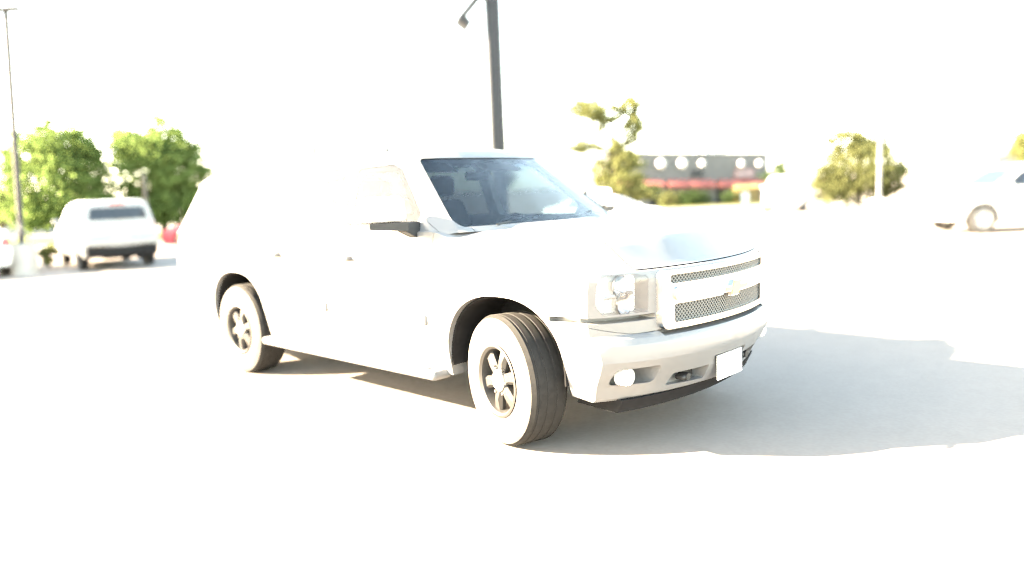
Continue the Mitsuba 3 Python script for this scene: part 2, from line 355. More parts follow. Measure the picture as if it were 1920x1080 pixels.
    for s in (-1, 1):
        hk = P('headlight', sheet(lamps[s], lambda n: n[:, 0] > 0.12, (-0.004, 0, 0)), 'clear', True)
        add(hk + '__housing', sheet(lamps[s], lambda n: n[:, 0] > 0.12, (-0.085, -s * 0.025, 0)), 'lamp_white', True, X)
        for z, y in ((1.0, 0.80), (0.90, 0.78)):
            xx = 0.945 - 0.24 * y * y - 0.035
            bowl = lathe([(0.010, 0.060), (0.03, 0.050), (0.050, 0.022), (0.060, 0.0), (0.066, 0.0), (0.055, 0.03), (0.03, 0.062), (0.010, 0.066), (0.010, 0.060)], n=28)
            bowl.apply_transform(trimesh.transformations.rotation_matrix(math.pi / 2, [0, 0, 1]))
            bowl.apply_translation([xx, s * y, z])
            add(hk + '__reflector', bowl, 'chrome', True, X)
            add(hk + '__bulb', M.sphere(0.018, 14).translate((xx - 0.03, s * y, z)), 'lamp_white', True, X)
        add(hk + '__turn_signal', rbox(0.04, 0.05, 0.12, (0.66, s * 0.895, 0.95), 0.012), 'lamp_white', 30, X)
        add(hk + '__bezel', rbox(0.03, 0.27, 0.022, (0.74, s * 0.81, 0.95), 0.008), 'grey_metal', 30, X)
        fx, fy = 0.765, 0.80
        fk = P('fog_light', lathe([(0.001, -0.052), (0.030, -0.05), (0.045, -0.040), (0.052, -0.02), (0.052, 0.03), (0.001, 0.03)], n=28).apply_transform(trimesh.transformations.rotation_matrix(-math.pi / 2 * -1, [0, 0, 1])).apply_translation([fx, s * fy, 0.50]), 'lamp_white')
        P('tow_hook', cyl((0.84, s * 0.36, 0.425), (0.905, s * 0.36, 0.425), 0.022, n=14) + rbox(0.06, 0.10, 0.03, (0.87, s * 0.36, 0.425), 0.012), 'black')
        P('bumper_intake', M.hull_points(np.array([(x, s * y, z) for x, y in ((0.835, 0.19), (0.80, 0.53), (0.825, 0.19), (0.79, 0.53)) for z in (0.38, 0.48)])), 'black')
    # grille
    fr = cs(rect(-0.600, 0.600, 0.742, 1.062)).offset(-0.04, manifold3d.JoinType.Round, 2.0, 24).offset(0.045, manifold3d.JoinType.Round, 2.0, 24)
    up_o = cs(rect(-0.545, 0.545, 0.992, 1.040)).offset(-0.015, manifold3d.JoinType.Round, 2.0, 24).offset(0.015, manifold3d.JoinType.Round, 2.0, 24)
    lo_o = cs(rect(-0.520, 0.520, 0.772, 0.876)).offset(-0.015, manifold3d.JoinType.Round, 2.0, 24).offset(0.015, manifold3d.JoinType.Round, 2.0, 24)
    frame = bow(prism(fr - up_o - lo_o, 'x', 0.90, 0.985)) + bow(prism(rect(-0.53, 0.53, 0.895, 0.975), 'x', 0.97, 1.003, rounded=0.03))
    gk = P('grille', frame, 'chrome')
    for o, b in ((up_o, (-0.55, 0.55, 0.985, 1.047)), (lo_o, (-0.53, 0.53, 0.765, 0.883))):
        bars = []
        step = 0.026
        for sg in (-1, 1):
            n = int((b[1] - b[0] + 0.15) / step)
            for i in range(n + 1):
                y = b[0] - 0.075 + i * step
                zc, hh = (b[2] + b[3]) / 2, (b[3] - b[2]) / 2
                bars.append(cs([(y - sg * hh - 0.0038, b[2]), (y - sg * hh + 0.0038, b[2]), (y + sg * hh + 0.0038, b[3]), (y + sg * hh - 0.0038, b[3])]))
        lat = CS.batch_boolean(bars, manifold3d.OpType.Add) ^ o
        k2 = add(gk + '__grille_mesh', bow(prism(lat, 'x', 0.955, 0.970)), 'mesh_metal', False, X)
        label(k2, 'woven metal mesh', kind='stuff')
        add(gk + '__backing', bow(prism(rect(*b), 'x', 0.925, 0.935)), 'black', False, X)
    # bow-tie shaped emblem
    em = [(-0.135, -0.018), (-0.135, 0.018), (-0.052, 0.018), (-0.040, 0.046), (0.052, 0.046), (0.052, 0.018), (0.135, 0.018), (0.135, -0.018), (0.052, -0.018), (0.040, -0.046), (-0.052, -0.046), (-0.052, -0.018)]
    em = [(a + 0.25 * b, b + 0.913) for a, b in em]
    ek = add(gk + '__emblem', prism(em, 'x', 1.0, 1.020), 'chrome', 20, X)
    scene[ek + '__gold_inlay'] = mikit.ply(tri(prism(em, 'x', 1.019, 1.024, -0.007)).copy().apply_transform(X), 'm_gold', 20)
    P('licence_plate', rbox(0.012, 0.305, 0.152, (0.974, 0.0, 0.442), 0.005), 'white_plate')
    P('air_dam', bow(prism([(0.45, 0.29), (0.84, 0.275), (0.885, 0.352), (0.50, 0.362)], 'y', -0.78, 0.78)), 'liner')
    # wheels and arches
    for cx, st in ((0.0, -0.27), (-WB, 0.0)):
        for s in (-1, 1):
            wheel_parts(numbered_part(K + '__wheel'), (cx, s * 0.872, 0.40), s, st if st else 0.0, 0.402, 0.222, 0.285, 6, X)
            ring = [(cx + 0.4795 * sq(math.cos(a)), 0.4325 + 0.4795 * sq(math.sin(a))) for a in np.linspace(0, math.pi, 28)]
            ring2 = [(cx + 0.469 * sq(math.cos(a)), 0.4325 + 0.469 * sq(math.sin(a))) for a in np.linspace(math.pi, 0, 28)]
            li = prism(ring + ring2, 'y', min(s * 0.575, s * 0.955), max(s * 0.575, s * 0.955)) + prism(ring, 'y', min(s * 0.563, s * 0.575), max(s * 0.563, s * 0.575))
            P('wheel_arch_liner', li, 'liner')
    # chassis, steps, exhaust
    P('chassis', rbox(4.6, 0.9, 0.14, (-1.85, 0, 0.33), 0.03) + cyl((-WB, -0.75, 0.40), (-WB, 0.75, 0.40), 0.055) + M.sphere(0.15, 20).translate((-WB, 0, 0.38)) + cyl((0, -0.72, 0.36), (0, 0.72, 0.36), 0.05), 'liner')
    for s in (-1, 1):
        st = rbox(2.25, 0.17, 0.065, (-1.66, s * 0.985, 0.365), 0.025)
        sk = P('running_board', st, 'paint')
        add(sk + '__tread_strip', rbox(2.05, 0.10, 0.012, (-1.66, s * 0.99, 0.3985), 0.005), 'grey_metal', 30, X)
        for bx in (-0.75, -1.66, -2.6):
            add(sk + '__bracket', box(bx - 0.03, bx + 0.03, min(s * 0.6, s * 0.93), max(s * 0.6, s * 0.93), 0.335, 0.352), 'black', False, X)
    P('exhaust', cyl((-4.0, -0.55, 0.33), (-4.62, -0.72, 0.33), 0.035), 'grey_metal')
    # mirrors
    for s in (-1, 1):
        a = [(-0.79, s * 0.90, 1.36), (-0.86, s * 0.90, 1.36), (-0.77, s * 0.90, 1.235), (-0.86, s * 0.90, 1.235), (-0.78, s * 0.95, 1.29), (-0.86, s * 0.95, 1.29),
             (-0.75, s * 1.05, 1.36), (-0.84, s * 1.05, 1.36), (-0.75, s * 1.05, 1.30), (-0.84, s * 1.05, 1.30)]
        b = [(-0.74, s * 1.04, 1.365), (-0.88, s * 1.04, 1.365), (-0.74, s * 1.04, 1.305), (-0.88, s * 1.04, 1.305), (-0.80, s * 1.30, 1.365), (-0.92, s * 1.30, 1.365), (-0.80, s * 1.30, 1.33), (-0.92, s * 1.30, 1.33)]
        mk = P('door_mirror', M.hull_points(np.array(a)) + M.hull_points(np.array(b)), 'black')
        cap = M.batch_hull([M.sphere(0.03, 12).translate(q) for q in ((-0.775, s * 1.065, 1.40), (-0.775, s * 1.075, 1.50), (-0.83, s * 1.28, 1.40), (-0.83, s * 1.26, 1.50))] + [M.sphere(0.02, 10).translate(q) for q in ((-0.90, s * 1.06, 1.39), (-0.90, s * 1.07, 1.515), (-0.93, s * 1.285, 1.39), (-0.93, s * 1.265, 1.515))])
        add(mk + '__cap', cap, 'white_paint', 35, X)
        add(mk + '__mirror_glass', prism([(s * 1.07, 1.395), (s * 1.27, 1.395), (s * 1.255, 1.505), (s * 1.08, 1.505)], 'x', -0.958, -0.948).rotate((0, 0, 0)), 'dark_glass', False, X)
    # roof rails
    for s in (-1, 1):
        q = [(-1.55, 1.885), (-1.75, 1.945), (-2.6, 1.975), (-3.5, 1.97), (-4.05, 1.93), (-4.25, 1.875)]
        rail = M.compose([])
        for p0, p1 in zip(q[:-1], q[1:]):
            rail = rail + M.batch_hull([M.sphere(0.018, 10).translate((p0[0], s * 0.56, p0[1])), M.sphere(0.018, 10).translate((p1[0], s * 0.56, p1[1]))])
        for px, pz in ((-2.6, 1.93),):
            rail = rail + rbox(0.12, 0.03, 0.09, (px, s * 0.56, pz), 0.012)
        P('roof_rail', rail, 'paint')
    # interior
    P('dashboard', M.hull_points(np.array([(x, y, z) for y in (-0.80, 0.80) for x, z in ((-0.70, 1.24), (-0.86, 1.255), (-1.04, 1.20), (-1.10, 1.06), (-1.0, 0.80), (-0.70, 0.80))])), 'dash')
    t = trimesh.creation.torus(0.185, 0.017, 32, 12)
    t.apply_transform(trimesh.transformations.rotation_matrix(math.radians(-65), [0, 1, 0]))
    hubm = tri(cyl((0.0, 0, 0), (0.16, 0, -0.08), 0.05, 0.04)); sp = tri(rbox(0.02, 0.34, 0.04, (0, 0, 0), 0.008))
    sp.apply_transform(trimesh.transformations.rotation_matrix(math.radians(25), [0, 1, 0]))
    st = trimesh.util.concatenate([t, hubm, sp])
    st.apply_translation([-1.22, 0.40, 1.17])
    P('steering_wheel', st, 'dash', 40)
    for sx, ys in ((-1.75, (-0.40, 0.40)), (-2.75, (-0.45, 0.0, 0.45))):
        for y in ys:
            sk = P('seat', M.batch_hull([rbox(0.5, 0.50, 0.16, (sx + 0.18, y, 0.80), 0.05)]) + M.batch_hull([rbox(0.16, 0.50, 0.2, (sx - 0.08, y, 0.90), 0.05), rbox(0.12, 0.42, 0.2, (sx - 0.26, y, 1.38), 0.05)]), 'seat', 40)
            add(sk + '__headrest', rbox(0.10, 0.27, 0.19, (sx - 0.29, y, 1.60), 0.045) + cyl((sx - 0.28, y - 0.06, 1.42), (sx - 0.285, y - 0.06, 1.56), 0.007, n=8) + cyl((sx - 0.28, y + 0.06, 1.42), (sx - 0.285, y + 0.06, 1.56), 0.007, n=8), 'seat', 40, X)
    P('floor_pan', box(-4.40, -0.80, -0.80, 0.80, 0.565, 0.60), 'dash')
    for s in (-1, 1):
        add(K + '__sun_visor', rbox(0.17, 0.44, 0.016, (0, 0, 0), 0.007).rotate((0, 25, 0)).translate((-1.29, s * 0.36, 1.735)), 'seat', 30, X)

used = set()
def numbered_part(key):
    k, n = key, 0
    while k in used:
        n += 1
        k = f'{key}_{n:03d}'
    used.add(k)
    return k

big_suv()

# ---------------------------------------------------------------- other vehicles
def parked(K, x, y, heading, kind, paint, text, cat, zs=1.0, z=0.0, group=None, glass='dark_glass', lens='red_lens', wheel='wheel_grey'):
    X = place(x, y, heading, z, (1, 1, zs))
    label(K, text, cat, group)
    P = lambda name, mesh, m, smooth=30: add(f'{K}__{name}', mesh, m, smooth, X)
    if kind == 'suv':
        half, R, wx = 0.885, 0.35, (1.36, -1.30)
        o = [(1.9, 0.30), (2.16, 0.33), (2.24, 0.48), (2.22, 0.72), (2.14, 0.90), (1.95, 0.98), (1.10, 1.10), (0.42, 1.53), (0.15, 1.62), (-0.4, 1.665), (-1.3, 1.655), (-1.92, 1.63), (-2.06, 1.56), (-2.16, 1.14), (-2.20, 0.92), (-2.22, 0.80), (-2.26, 0.74), (-2.26, 0.50), (-2.20, 0.36), (-1.9, 0.31)]
        wz = [(0.30, 0.90), (0.5, 0.98), (0.75, 1.0), (0.95, 0.985), (1.10, 0.95), (1.45, 0.85), (1.56, 0.80), (1.63, 0.72), (1.67, 0.62)]
        wins = [[(0.85, 1.13), (0.02, 1.13), (0.02, 1.53), (0.36, 1.50)], [(-0.07, 1.13), (-0.98, 1.13), (-0.98, 1.52), (-0.07, 1.54)], [(-1.08, 1.14), (-1.75, 1.17), (-1.66, 1.50), (-1.08, 1.53)]]
        ws, bw = [(-0.72, 1.13), (0.72, 1.13), (0.58, 1.54), (-0.58, 1.54)], [(-0.66, 1.19), (0.66, 1.19), (0.58, 1.46), (-0.58, 1.46)]
        doors = [(1.0, 0.0, 0.40, 1.10), (-0.03, -1.0, 0.40, 1.10)]
    else:
        half, R, wx = 0.90, 0.325, (1.38, -1.36)
        o = [(1.9, 0.20), (2.22, 0.23), (2.32, 0.40), (2.30, 0.58), (2.20, 0.70), (1.55, 0.86), (1.02, 0.93), (0.30, 1.34), (0.05, 1.41), (-0.4, 1.445), (-0.9, 1.41), (-1.25, 1.31), (-1.75, 1.07), (-2.15, 1.02), (-2.28, 0.97), (-2.31, 0.75), (-2.33, 0.50), (-2.25, 0.28), (-1.9, 0.22)]
        wz = [(0.2, 0.90), (0.4, 0.97), (0.62, 1.0), (0.85, 0.97), (0.95, 0.93), (1.30, 0.72), (1.41, 0.64), (1.45, 0.58)]
        wins = [[(0.78, 0.97), (-0.12, 0.97), (-0.12, 1.35), (0.27, 1.30)], [(-0.20, 0.97), (-1.05, 0.99), (-1.10, 1.25), (-0.85, 1.34), (-0.20, 1.36)]]
        ws, bw = [(-0.70, 0.96), (0.70, 0.96), (0.56, 1.37), (-0.56, 1.37)], [(-0.66, 1.09), (0.66, 1.09), (0.56, 1.36), (-0.56, 1.36)]
        doors = [(0.98, -0.15, 0.30, 0.95), (-0.18, -1.15, 0.30, 0.95)]
    front, rear = o[2][0], -2.26
    body = shell_body(o, wz, half, front, rear, 0.22, 0.12, 0.11)
    full = body
    for cx in wx:
        for s in (-1, 1):
            arch = [(cx + (R + 0.05) * math.cos(a), R + 0.01 + (R + 0.05) * math.sin(a)) for a in np.linspace(0, math.pi, 20)] + [(cx - R - 0.06, 0.1), (cx + R + 0.06, 0.1)]
            body -= prism(arch, 'y', min(s * 0.55, s * 1.2), max(s * 0.55, s * 1.2))
    for s in (-1, 1):       # door seams, cut into the skin
        for d0, d1, z0, z1 in doors:
            ring = cs(rect(d1, d0, z0, z1), 0.008) - cs(rect(d1, d0, z0, z1))
            body -= prism(ring, 'y', min(s * half * 0.9, s * 1.2), max(s * half * 0.9, s * 1.2))
    P('body', body, paint)
    for s in (-1, 1):
        for w in wins:
            pr = prism(w, 'y', min(s * 0.4, s * 1.2), max(s * 0.4, s * 1.2), rounded=0.04)
            P('side_window', sheet(full ^ pr, lambda n: n[:, 1] * s > 0.3, (0, s * 0.005, 0.001)), glass, True)
        for d0, d1, z0, z1 in doors:
            P('door_handle', rbox(0.19, 0.03, 0.03, (d1 + 0.16, s * half * 0.985, z1 - 0.14), 0.01), paint)
        P('door_mirror', rbox(0.10, 0.20, 0.13, (0.80 if kind == 'suv' else 0.72, s * (half + 0.06), 1.15 if kind == 'suv' else 1.0), 0.035), paint)
        hz = 0.82 if kind == 'suv' else 0.63
        P('headlight', sheet(full ^ prism([(s * 0.42, hz - 0.05), (s * 0.86, hz - 0.03), (s * 0.86, hz + 0.10), (s * 0.50, hz + 0.06)], 'x', 1.5, 2.6, rounded=0.02), lambda n: n[:, 0] > 0.1, (0.006, 0, 0)), 'grey_metal', True)
        tz = (0.78, 1.10) if kind == 'suv' else (0.74, 0.93)
        P('tail_light', sheet(full ^ prism([(s * 0.66, tz[0]), (s * 0.90, tz[0]), (s * 0.90, tz[1]), (s * 0.72, tz[1])], 'x', -2.6, -1.9, rounded=0.02), lambda n: n[:, 0] < -0.1, (-0.006, 0, 0)), lens, True)
    P('windscreen', sheet(full ^ prism(ws, 'x', -0.3, 1.6, rounded=0.05), lambda n: n[:, 0] > 0.2, (0.004, 0, 0.004)), glass, True)
    P('rear_window', sheet(full ^ prism(bw, 'x', -2.6, -1.0, rounded=0.05), lambda n: n[:, 0] < -0.2, (-0.005, 0, 0.003)), glass, True)
    if kind == 'suv':
        P('brake_light', rbox(0.05, 0.34, 0.045, (-2.095, 0, 1.545), 0.014), 'red_lens')
        P('rear_bumper', rbox(0.10, 1.56, 0.16, (-2.25, 0, 0.66), 0.04), paint)
        P('rear_valance', rbox(0.16, 1.58, 0.25, (-2.20, 0, 0.44), 0.05), 'liner')
        P('rear_plate', rbox(0.012, 0.305, 0.152, (-2.235, 0, 0.86), 0.005), 'white_plate')
        P('wiper', rbox(0.02, 0.40, 0.015, (-2.16, -0.08, 1.20), 0.006), 'black')
    else:
        P('front_bumper_trim', rbox(0.06, 1.2, 0.12, (2.235, 0, 0.36), 0.03), 'black')
    P('chassis', rbox(3.6, 0.7, 0.10, (0, 0, 0.30 if kind == 'suv' else 0.22), 0.03) + cyl((wx[1], -0.7, R - 0.03), (wx[1], 0.7, R - 0.03), 0.05) + rbox(0.3, 0.24, 0.24, (wx[1], 0, R), 0.06) + cyl((-1.7, -0.42, R - 0.07), (-2.24, -0.42, R - 0.09), 0.05), 'liner')
    for cx in wx:
        for s in (-1, 1):
            wheel_parts(numbered_part(K + '__wheel'), (cx, s * (half - 0.125), R), s, 0.0, R, R * 0.58, 0.22, 5, X, detail=False, spoke_mat=wheel)

h1 = math.radians(128.0)
parked('suv_001', -9.50 + 2.25 * math.cos(h1), 18.65 + 2.25 * math.sin(h1), h1, 'suv', 'silver_paint', 'small silver SUV seen from behind to the right of the tall lamp post', 'SUV', zs=1.04, lens='pale_lens')
parked('car', -12.30 + 2.3 * math.cos(h1), 17.2 + 2.3 * math.sin(h1), h1, 'sedan', 'white_paint', 'white car cut off by the left edge, beside the concrete lamp post base', 'car')
parked('red_car', -9.35, 26.0, math.radians(181), 'sedan', 'red_paint', 'bright red car parked between the silver SUV and the big pale SUV', 'car')
parked('car_001', 3.4, 26.5, math.radians(-46), 'sedan', 'white_paint', 'low white car behind the windscreen corner and hood of the big pale SUV', 'car', zs=0.83, glass='sunlit_glass')
parked('suv_002', 13.1, 36.0, math.radians(246), 'suv', 'white_paint', 'white SUV parked at the right end of the grey building', 'SUV', glass='sunlit_glass')
parked('suv_003', 12.79, 19.16, math.radians(180), 'suv', 'white_paint', 'white SUV cut off by the right edge of the picture', 'SUV', wheel='alloy')

# ---------------------------------------------------------------- ground
def ground_z(x, y):
    return -0.5 * smooth01(38, 64, y)
def sheet_grid(xs, ys, dz=0.0):
    xx, yy = np.meshgrid(xs, ys, indexing='ij')
    v = np.stack([xx, yy, ground_z(xx, yy) + dz], -1).reshape(-1, 3)
    nx, ny = len(xs), len(ys)
    i, j = np.meshgrid(np.arange(nx - 1), np.arange(ny - 1), indexing='ij')
    a = (i * ny + j).ravel()
    f = np.stack([a, a + ny, a + ny + 1, a + 1], -1)
    return trimesh.Trimesh(v, np.vstack([f[:, [0, 1, 2]], f[:, [0, 2, 3]]]), process=False)
ys_all = np.concatenate([[-400, -60], np.linspace(-20, 36, 8), np.linspace(38, 64, 14), [80, 120, 250, 900]])
add('asphalt_ground', sheet_grid(np.array([-900, -250, -80, -30, 0, 30, 80, 250, 900.0]), ys_all), 'asphalt', True)
label('asphalt_ground', 'pale sunlit asphalt of the parking lot', kind='structure')
def kerbed_lawn(key, x0, x1, y0, y1, text):
    add(key, sheet_grid(np.linspace(x0, x1, 12), np.linspace(y0, y1, 10), 0.10), 'grass_ground', True)
    label(key, text, kind='structure')
    n = max(2, int((x1 - x0) / 1.5))
    w = (x1 - x0) / n
    for i in range(n):
        xa = x0 + i * w
        z = float(ground_z(0, np.float64(y0)))
        add(key + '__kerb', rbox(w - 0.012, 0.16, 0.24, (xa + w / 2, y0 - 0.085, z + 0.005), 0.02), 'concrete', 30)
kerbed_lawn('lawn', 9.6, 24.0, 47.5, 60.6, 'grass strip with kerb in front of the grey building')
kerbed_lawn('lawn_001', -40.0, -10.0, 30.5, 44.0, 'grass strip with kerb under the two green trees on the left')
def grass(key, x0, x1, y0, y1, n, text):
    r = np.random.default_rng(3)
    px, py = r.uniform(x0, x1, n), r.uniform(y0, y1, n)
    b = np.stack([px, py, ground_z(px, py) + 0.09], -1)
    a = r.uniform(0, 2 * np.pi, n)
    d = np.stack([np.cos(a), np.sin(a), 0 * a], -1) * 0.02
    h = r.uniform(0.06, 0.16, n)
    tip = b + np.stack([r.normal(0, 0.04, n), r.normal(0, 0.04, n), h], -1)
    v = np.concatenate([b - d, b + d, tip])
    i = np.arange(n)
    k = add(key, trimesh.Trimesh(v, np.stack([i, i + n, i + 2 * n], -1), process=False), 'leaf_yellow', False)
    label(k, text, 'grass', kind='stuff')
grass('grass', 9.6, 24.0, 47.5, 56, 22000, 'short yellow-green grass before the grey building')

# ---------------------------------------------------------------- trees and shrubs
def crown_mesh(blobs, n_clump, per, size, seed, spread=0.42):
    """Leaves in clumps near the surface and inside the blobs (centre, radii)."""
    r = np.random.default_rng(seed)
    vol = np.array([np.prod(b[1]) ** (2 / 3) for b in blobs])
    which = r.choice(len(blobs), n_clump, p=vol / vol.sum())
    C = np.array([b[0] for b in blobs])[which]
    S = np.array([b[1] for b in blobs])[which]
    d = r.normal(size=(n_clump, 3)); d /= np.linalg.norm(d, axis=1, keepdims=True)
    cl = C + d * S * (r.uniform(0.25, 1, (n_clump, 1)) ** 0.45)
    rad = spread * S.mean(1, keepdims=True) * r.uniform(0.35, 1.0, (n_clump, 1)) * 0.62
    p = (cl[:, None] + r.normal(size=(n_clump, per, 3)) * rad[:, None] * [1, 1, 0.7]).reshape(-1, 3)
    n = len(p)
    a = r.normal(size=(n, 3)); a /= np.linalg.norm(a, axis=1, keepdims=True)
    b = np.cross(a, r.normal(size=(n, 3))); b /= np.linalg.norm(b, axis=1, keepdims=True)
    s = size * r.uniform(0.6, 1.4, (n, 1))
    v = np.concatenate([p - a * s, p + b * s * 0.5, p + a * s, p - b * s * 0.5])
    i = np.arange(n)
    return trimesh.Trimesh(v, np.vstack([np.stack([i, i + n, i + 2 * n], -1), np.stack([i, i + 2 * n, i + 3 * n], -1)]), process=False), cl
def trunk_mesh(base, top, r0, ends, seed):
    r = np.random.default_rng(seed)
    base, top = np.asarray(base, float), np.asarray(top, float)
    mid = (base + top) / 2 + np.append(r.normal(0, 0.06, 2), 0)
    parts = [cyl(base - [0, 0, 0.15], mid, r0, r0 * 0.8, 10), cyl(mid, top, r0 * 0.8, r0 * 0.55, 10)]
    for e in ends:
        t = r.uniform(0.25, 0.95)
        s0 = mid * (1 - t) + top * t
        k = s0 * 0.5 + np.asarray(e) * 0.5 + [0, 0, 0.12]
        parts += [cyl(s0, k, r0 * 0.36, r0 * 0.22, 7), cyl(k, e, r0 * 0.22, r0 * 0.06, 7)]
    return trimesh.util.concatenate([tri(p) for p in parts])
def tree(key, x, y, trunk_top, r0, blobs, n_clump, per, size, leafm, text, cat='tree', seed=1, spread=0.42, limbs=16):
    z = float(ground_z(0, np.float64(y)))
    blobs = [(np.array([x + b[0], y + b[1], b[2]]), np.array(b[3:6])) for b in blobs]
    m, cl = crown_mesh(blobs, n_clump, per, size, seed, spread)
    add(key + '__trunk', trunk_mesh((x, y, z), (x + 0.1, y, trunk_top), r0, cl[:limbs], seed), 'bark', 40)
    c = add(key + '__crown', m, leafm, False)
    labels[c] = {'label': 'leafy crown', 'kind': 'stuff'}
    label(key, text, cat)
tree('tree', -19.9, 34.0, 3.4, 0.16, [(0, 0, 2.7, 2.1, 1.9, 1.9), (0.4, -0.2, 4.3, 1.2, 1.2, 0.9), (-1.3, 0, 4.0, 0.8, 0.8, 0.9), (-0.2, 0, 5.0, 0.55, 0.5, 0.55), (1.3, 0, 3.6, 0.9, 0.9, 0.8), (-0.9, -0.5, 1.5, 1.3, 1.2, 0.9), (1.3, -0.4, 1.6, 1.2, 1.1, 0.9)], 300, 40, 0.13, 'leaf', 'bushy green tree behind the lamp post at the left, with ragged top', seed=11, spread=0.40)
tree('tree_001', -16.3, 36.0, 3.4, 0.17, [(-0.4, 0, 3.2, 1.7, 1.7, 1.9), (0.5, -0.2, 4.6, 1.0, 1.0, 0.95), (-1.2, 0, 4.3, 1.0, 0.9, 0.8), (1.1, 0, 3.2, 1.2, 1.2, 1.4), (0.3, -0.2, 1.6, 1.9, 1.5, 0.9), (1.8, 0, 2.6, 0.6, 0.7, 0.7)], 300, 40, 0.13, 'leaf', 'rounded green tree directly behind the small silver SUV and the dark post', seed=12, spread=0.40)
tree('tree_002', 6.0, 44.0, 4.6, 0.13, [(0.5, 0, 1.7, 1.5, 1.0, 0.7), (-0.5, 0, 2.4, 0.75, 0.7, 0.8), (0.7, 0, 2.8, 1.2, 0.8, 0.6), (1.8, 0, 1.1, 1.1, 0.9, 0.4), (1.3, 0, 4.9, 0.55, 0.6, 0.7), (-1.3, 0, 5.8, 0.9, 0.8, 0.65), (-0.2, 0, 5.6, 0.9, 0.8, 0.6), (1.2, 0, 5.9, 0.6, 0.6, 0.55), (-0.3, 0, 5.3, 0.5, 0.5, 0.35), (-1.9, 0, 3.8, 0.8, 0.5, 0.35), (-1.0, 0, 3.6, 0.7, 0.5, 0.35), (0.0, 0, 3.7, 0.6, 0.5, 0.35), (1.15, 0, 4.2, 0.5, 0.45, 0.5), (0.6, 0, 3.5, 0.6, 0.5, 0.45), (-0.6, 0, 4.7, 0.35, 0.3, 0.3)], 300, 32, 0.12, 'leaf_pale', 'thin yellowish tree with open branches left of the grey building', seed=13, spread=0.45, limbs=26)
tree('tree_003', 18.35, 40.0, 2.6, 0.15, [(0, 0, 1.8, 2.1, 1.8, 1.5), (-0.7, 0, 3.2, 0.9, 0.9, 0.7), (0.6, 0, 3.1, 1.0, 0.9, 0.6), (-1.3, 0, 1.0, 1.1, 1.0, 0.8), (1.5, 0, 1.2, 0.9, 1.0, 0.9)], 240, 40, 0.12, 'leaf_olive', 'dense rounded olive-green tree behind the white pole on the right', seed=14)
tree('tree_004', 34.3, 50.0, 3.2, 0.15, [(0, 0, 2.6, 1.4, 1.2, 1.2), (-0.3, 0, 3.3, 0.8, 0.8, 0.6)], 110, 40, 0.12, 'leaf_yellow', 'yellow-green tree cut off by the right edge of the picture', seed=15)
tree('tree_005', 21.9, 60.0, 1.6, 0.14, [(-0.7, 0, 1.7, 1.0, 1.0, 1.1), (0.5, 0, 1.2, 1.1, 1.0, 0.8), (-0.6, 0, 0.5, 1.2, 1.0, 0.8)], 120, 40, 0.13, 'leaf_dark', 'dark green tree against the right end of the grey building', seed=16)
tree('tree_006', -0.35, 52.0, 2.6, 0.1, [(0, 0, 3.6, 0.6, 0.6, 0.45), (0, 0, 2.7, 0.9, 0.8, 0.9)], 60, 40, 0.12, 'leaf_yellow', 'small treetop just showing over the big pale SUV, beside the dark pole', seed=17)
tree('tree_007', -17.9, 55.0, 2.8, 0.1, [(0, 0, 3.4, 0.7, 0.7, 0.9), (0, 0, 2.4, 0.9, 0.8, 0.8)], 60, 40, 0.12, 'leaf_olive', 'small treetop just showing over the rear roof of the big pale SUV', seed=18)
tree('tree_008', -30.6, 46.0, 1.6, 0.12, [(0, 0, 1.9, 1.3, 1.2, 1.0)], 80, 40, 0.13, 'leaf_olive', 'low olive-green tree at the left edge of the picture', seed=19)
def shrub(key, x, y, sx, sz, leafm, text, seed):
    z = float(ground_z(0, np.float64(y)))
    m, cl = crown_mesh([(np.array([x, y, z + sz * 0.5 + 0.1]), np.array([sx, min(sx, 0.7), sz * 0.5]))], int(60 * sx), 40, 0.08, seed, 0.35)
    add(key + '__stem', trunk_mesh((x, y, z), (x, y, z + sz * 0.6), 0.03, cl[:8], seed), 'bark', 40)
    c = add(key + '__foliage', m, leafm, False)
    labels[c] = {'label': 'small leaves', 'kind': 'stuff'}
    label(key, text, 'shrub')
shrub('shrub', 12.4, 58.6, 1.1, 1.2, 'leaf_olive', 'olive shrub at the left end of the row before the grey building', 31)
shrub('shrub_001', 14.2, 58.2, 1.35, 1.15, 'leaf_dark', 'long dark green shrub in the middle before the grey building', 32)
shrub('shrub_002', 17.1, 58.4, 0.75, 1.1, 'leaf_dark', 'small dark green shrub before the grey building, beside the yellow hut', 33)
shrub('shrub_003', -12.12, 20.0, 0.2, 0.55, 'leaf_yellow', 'small yellow-green plant between the concrete lamp base and the silver SUV', 34)

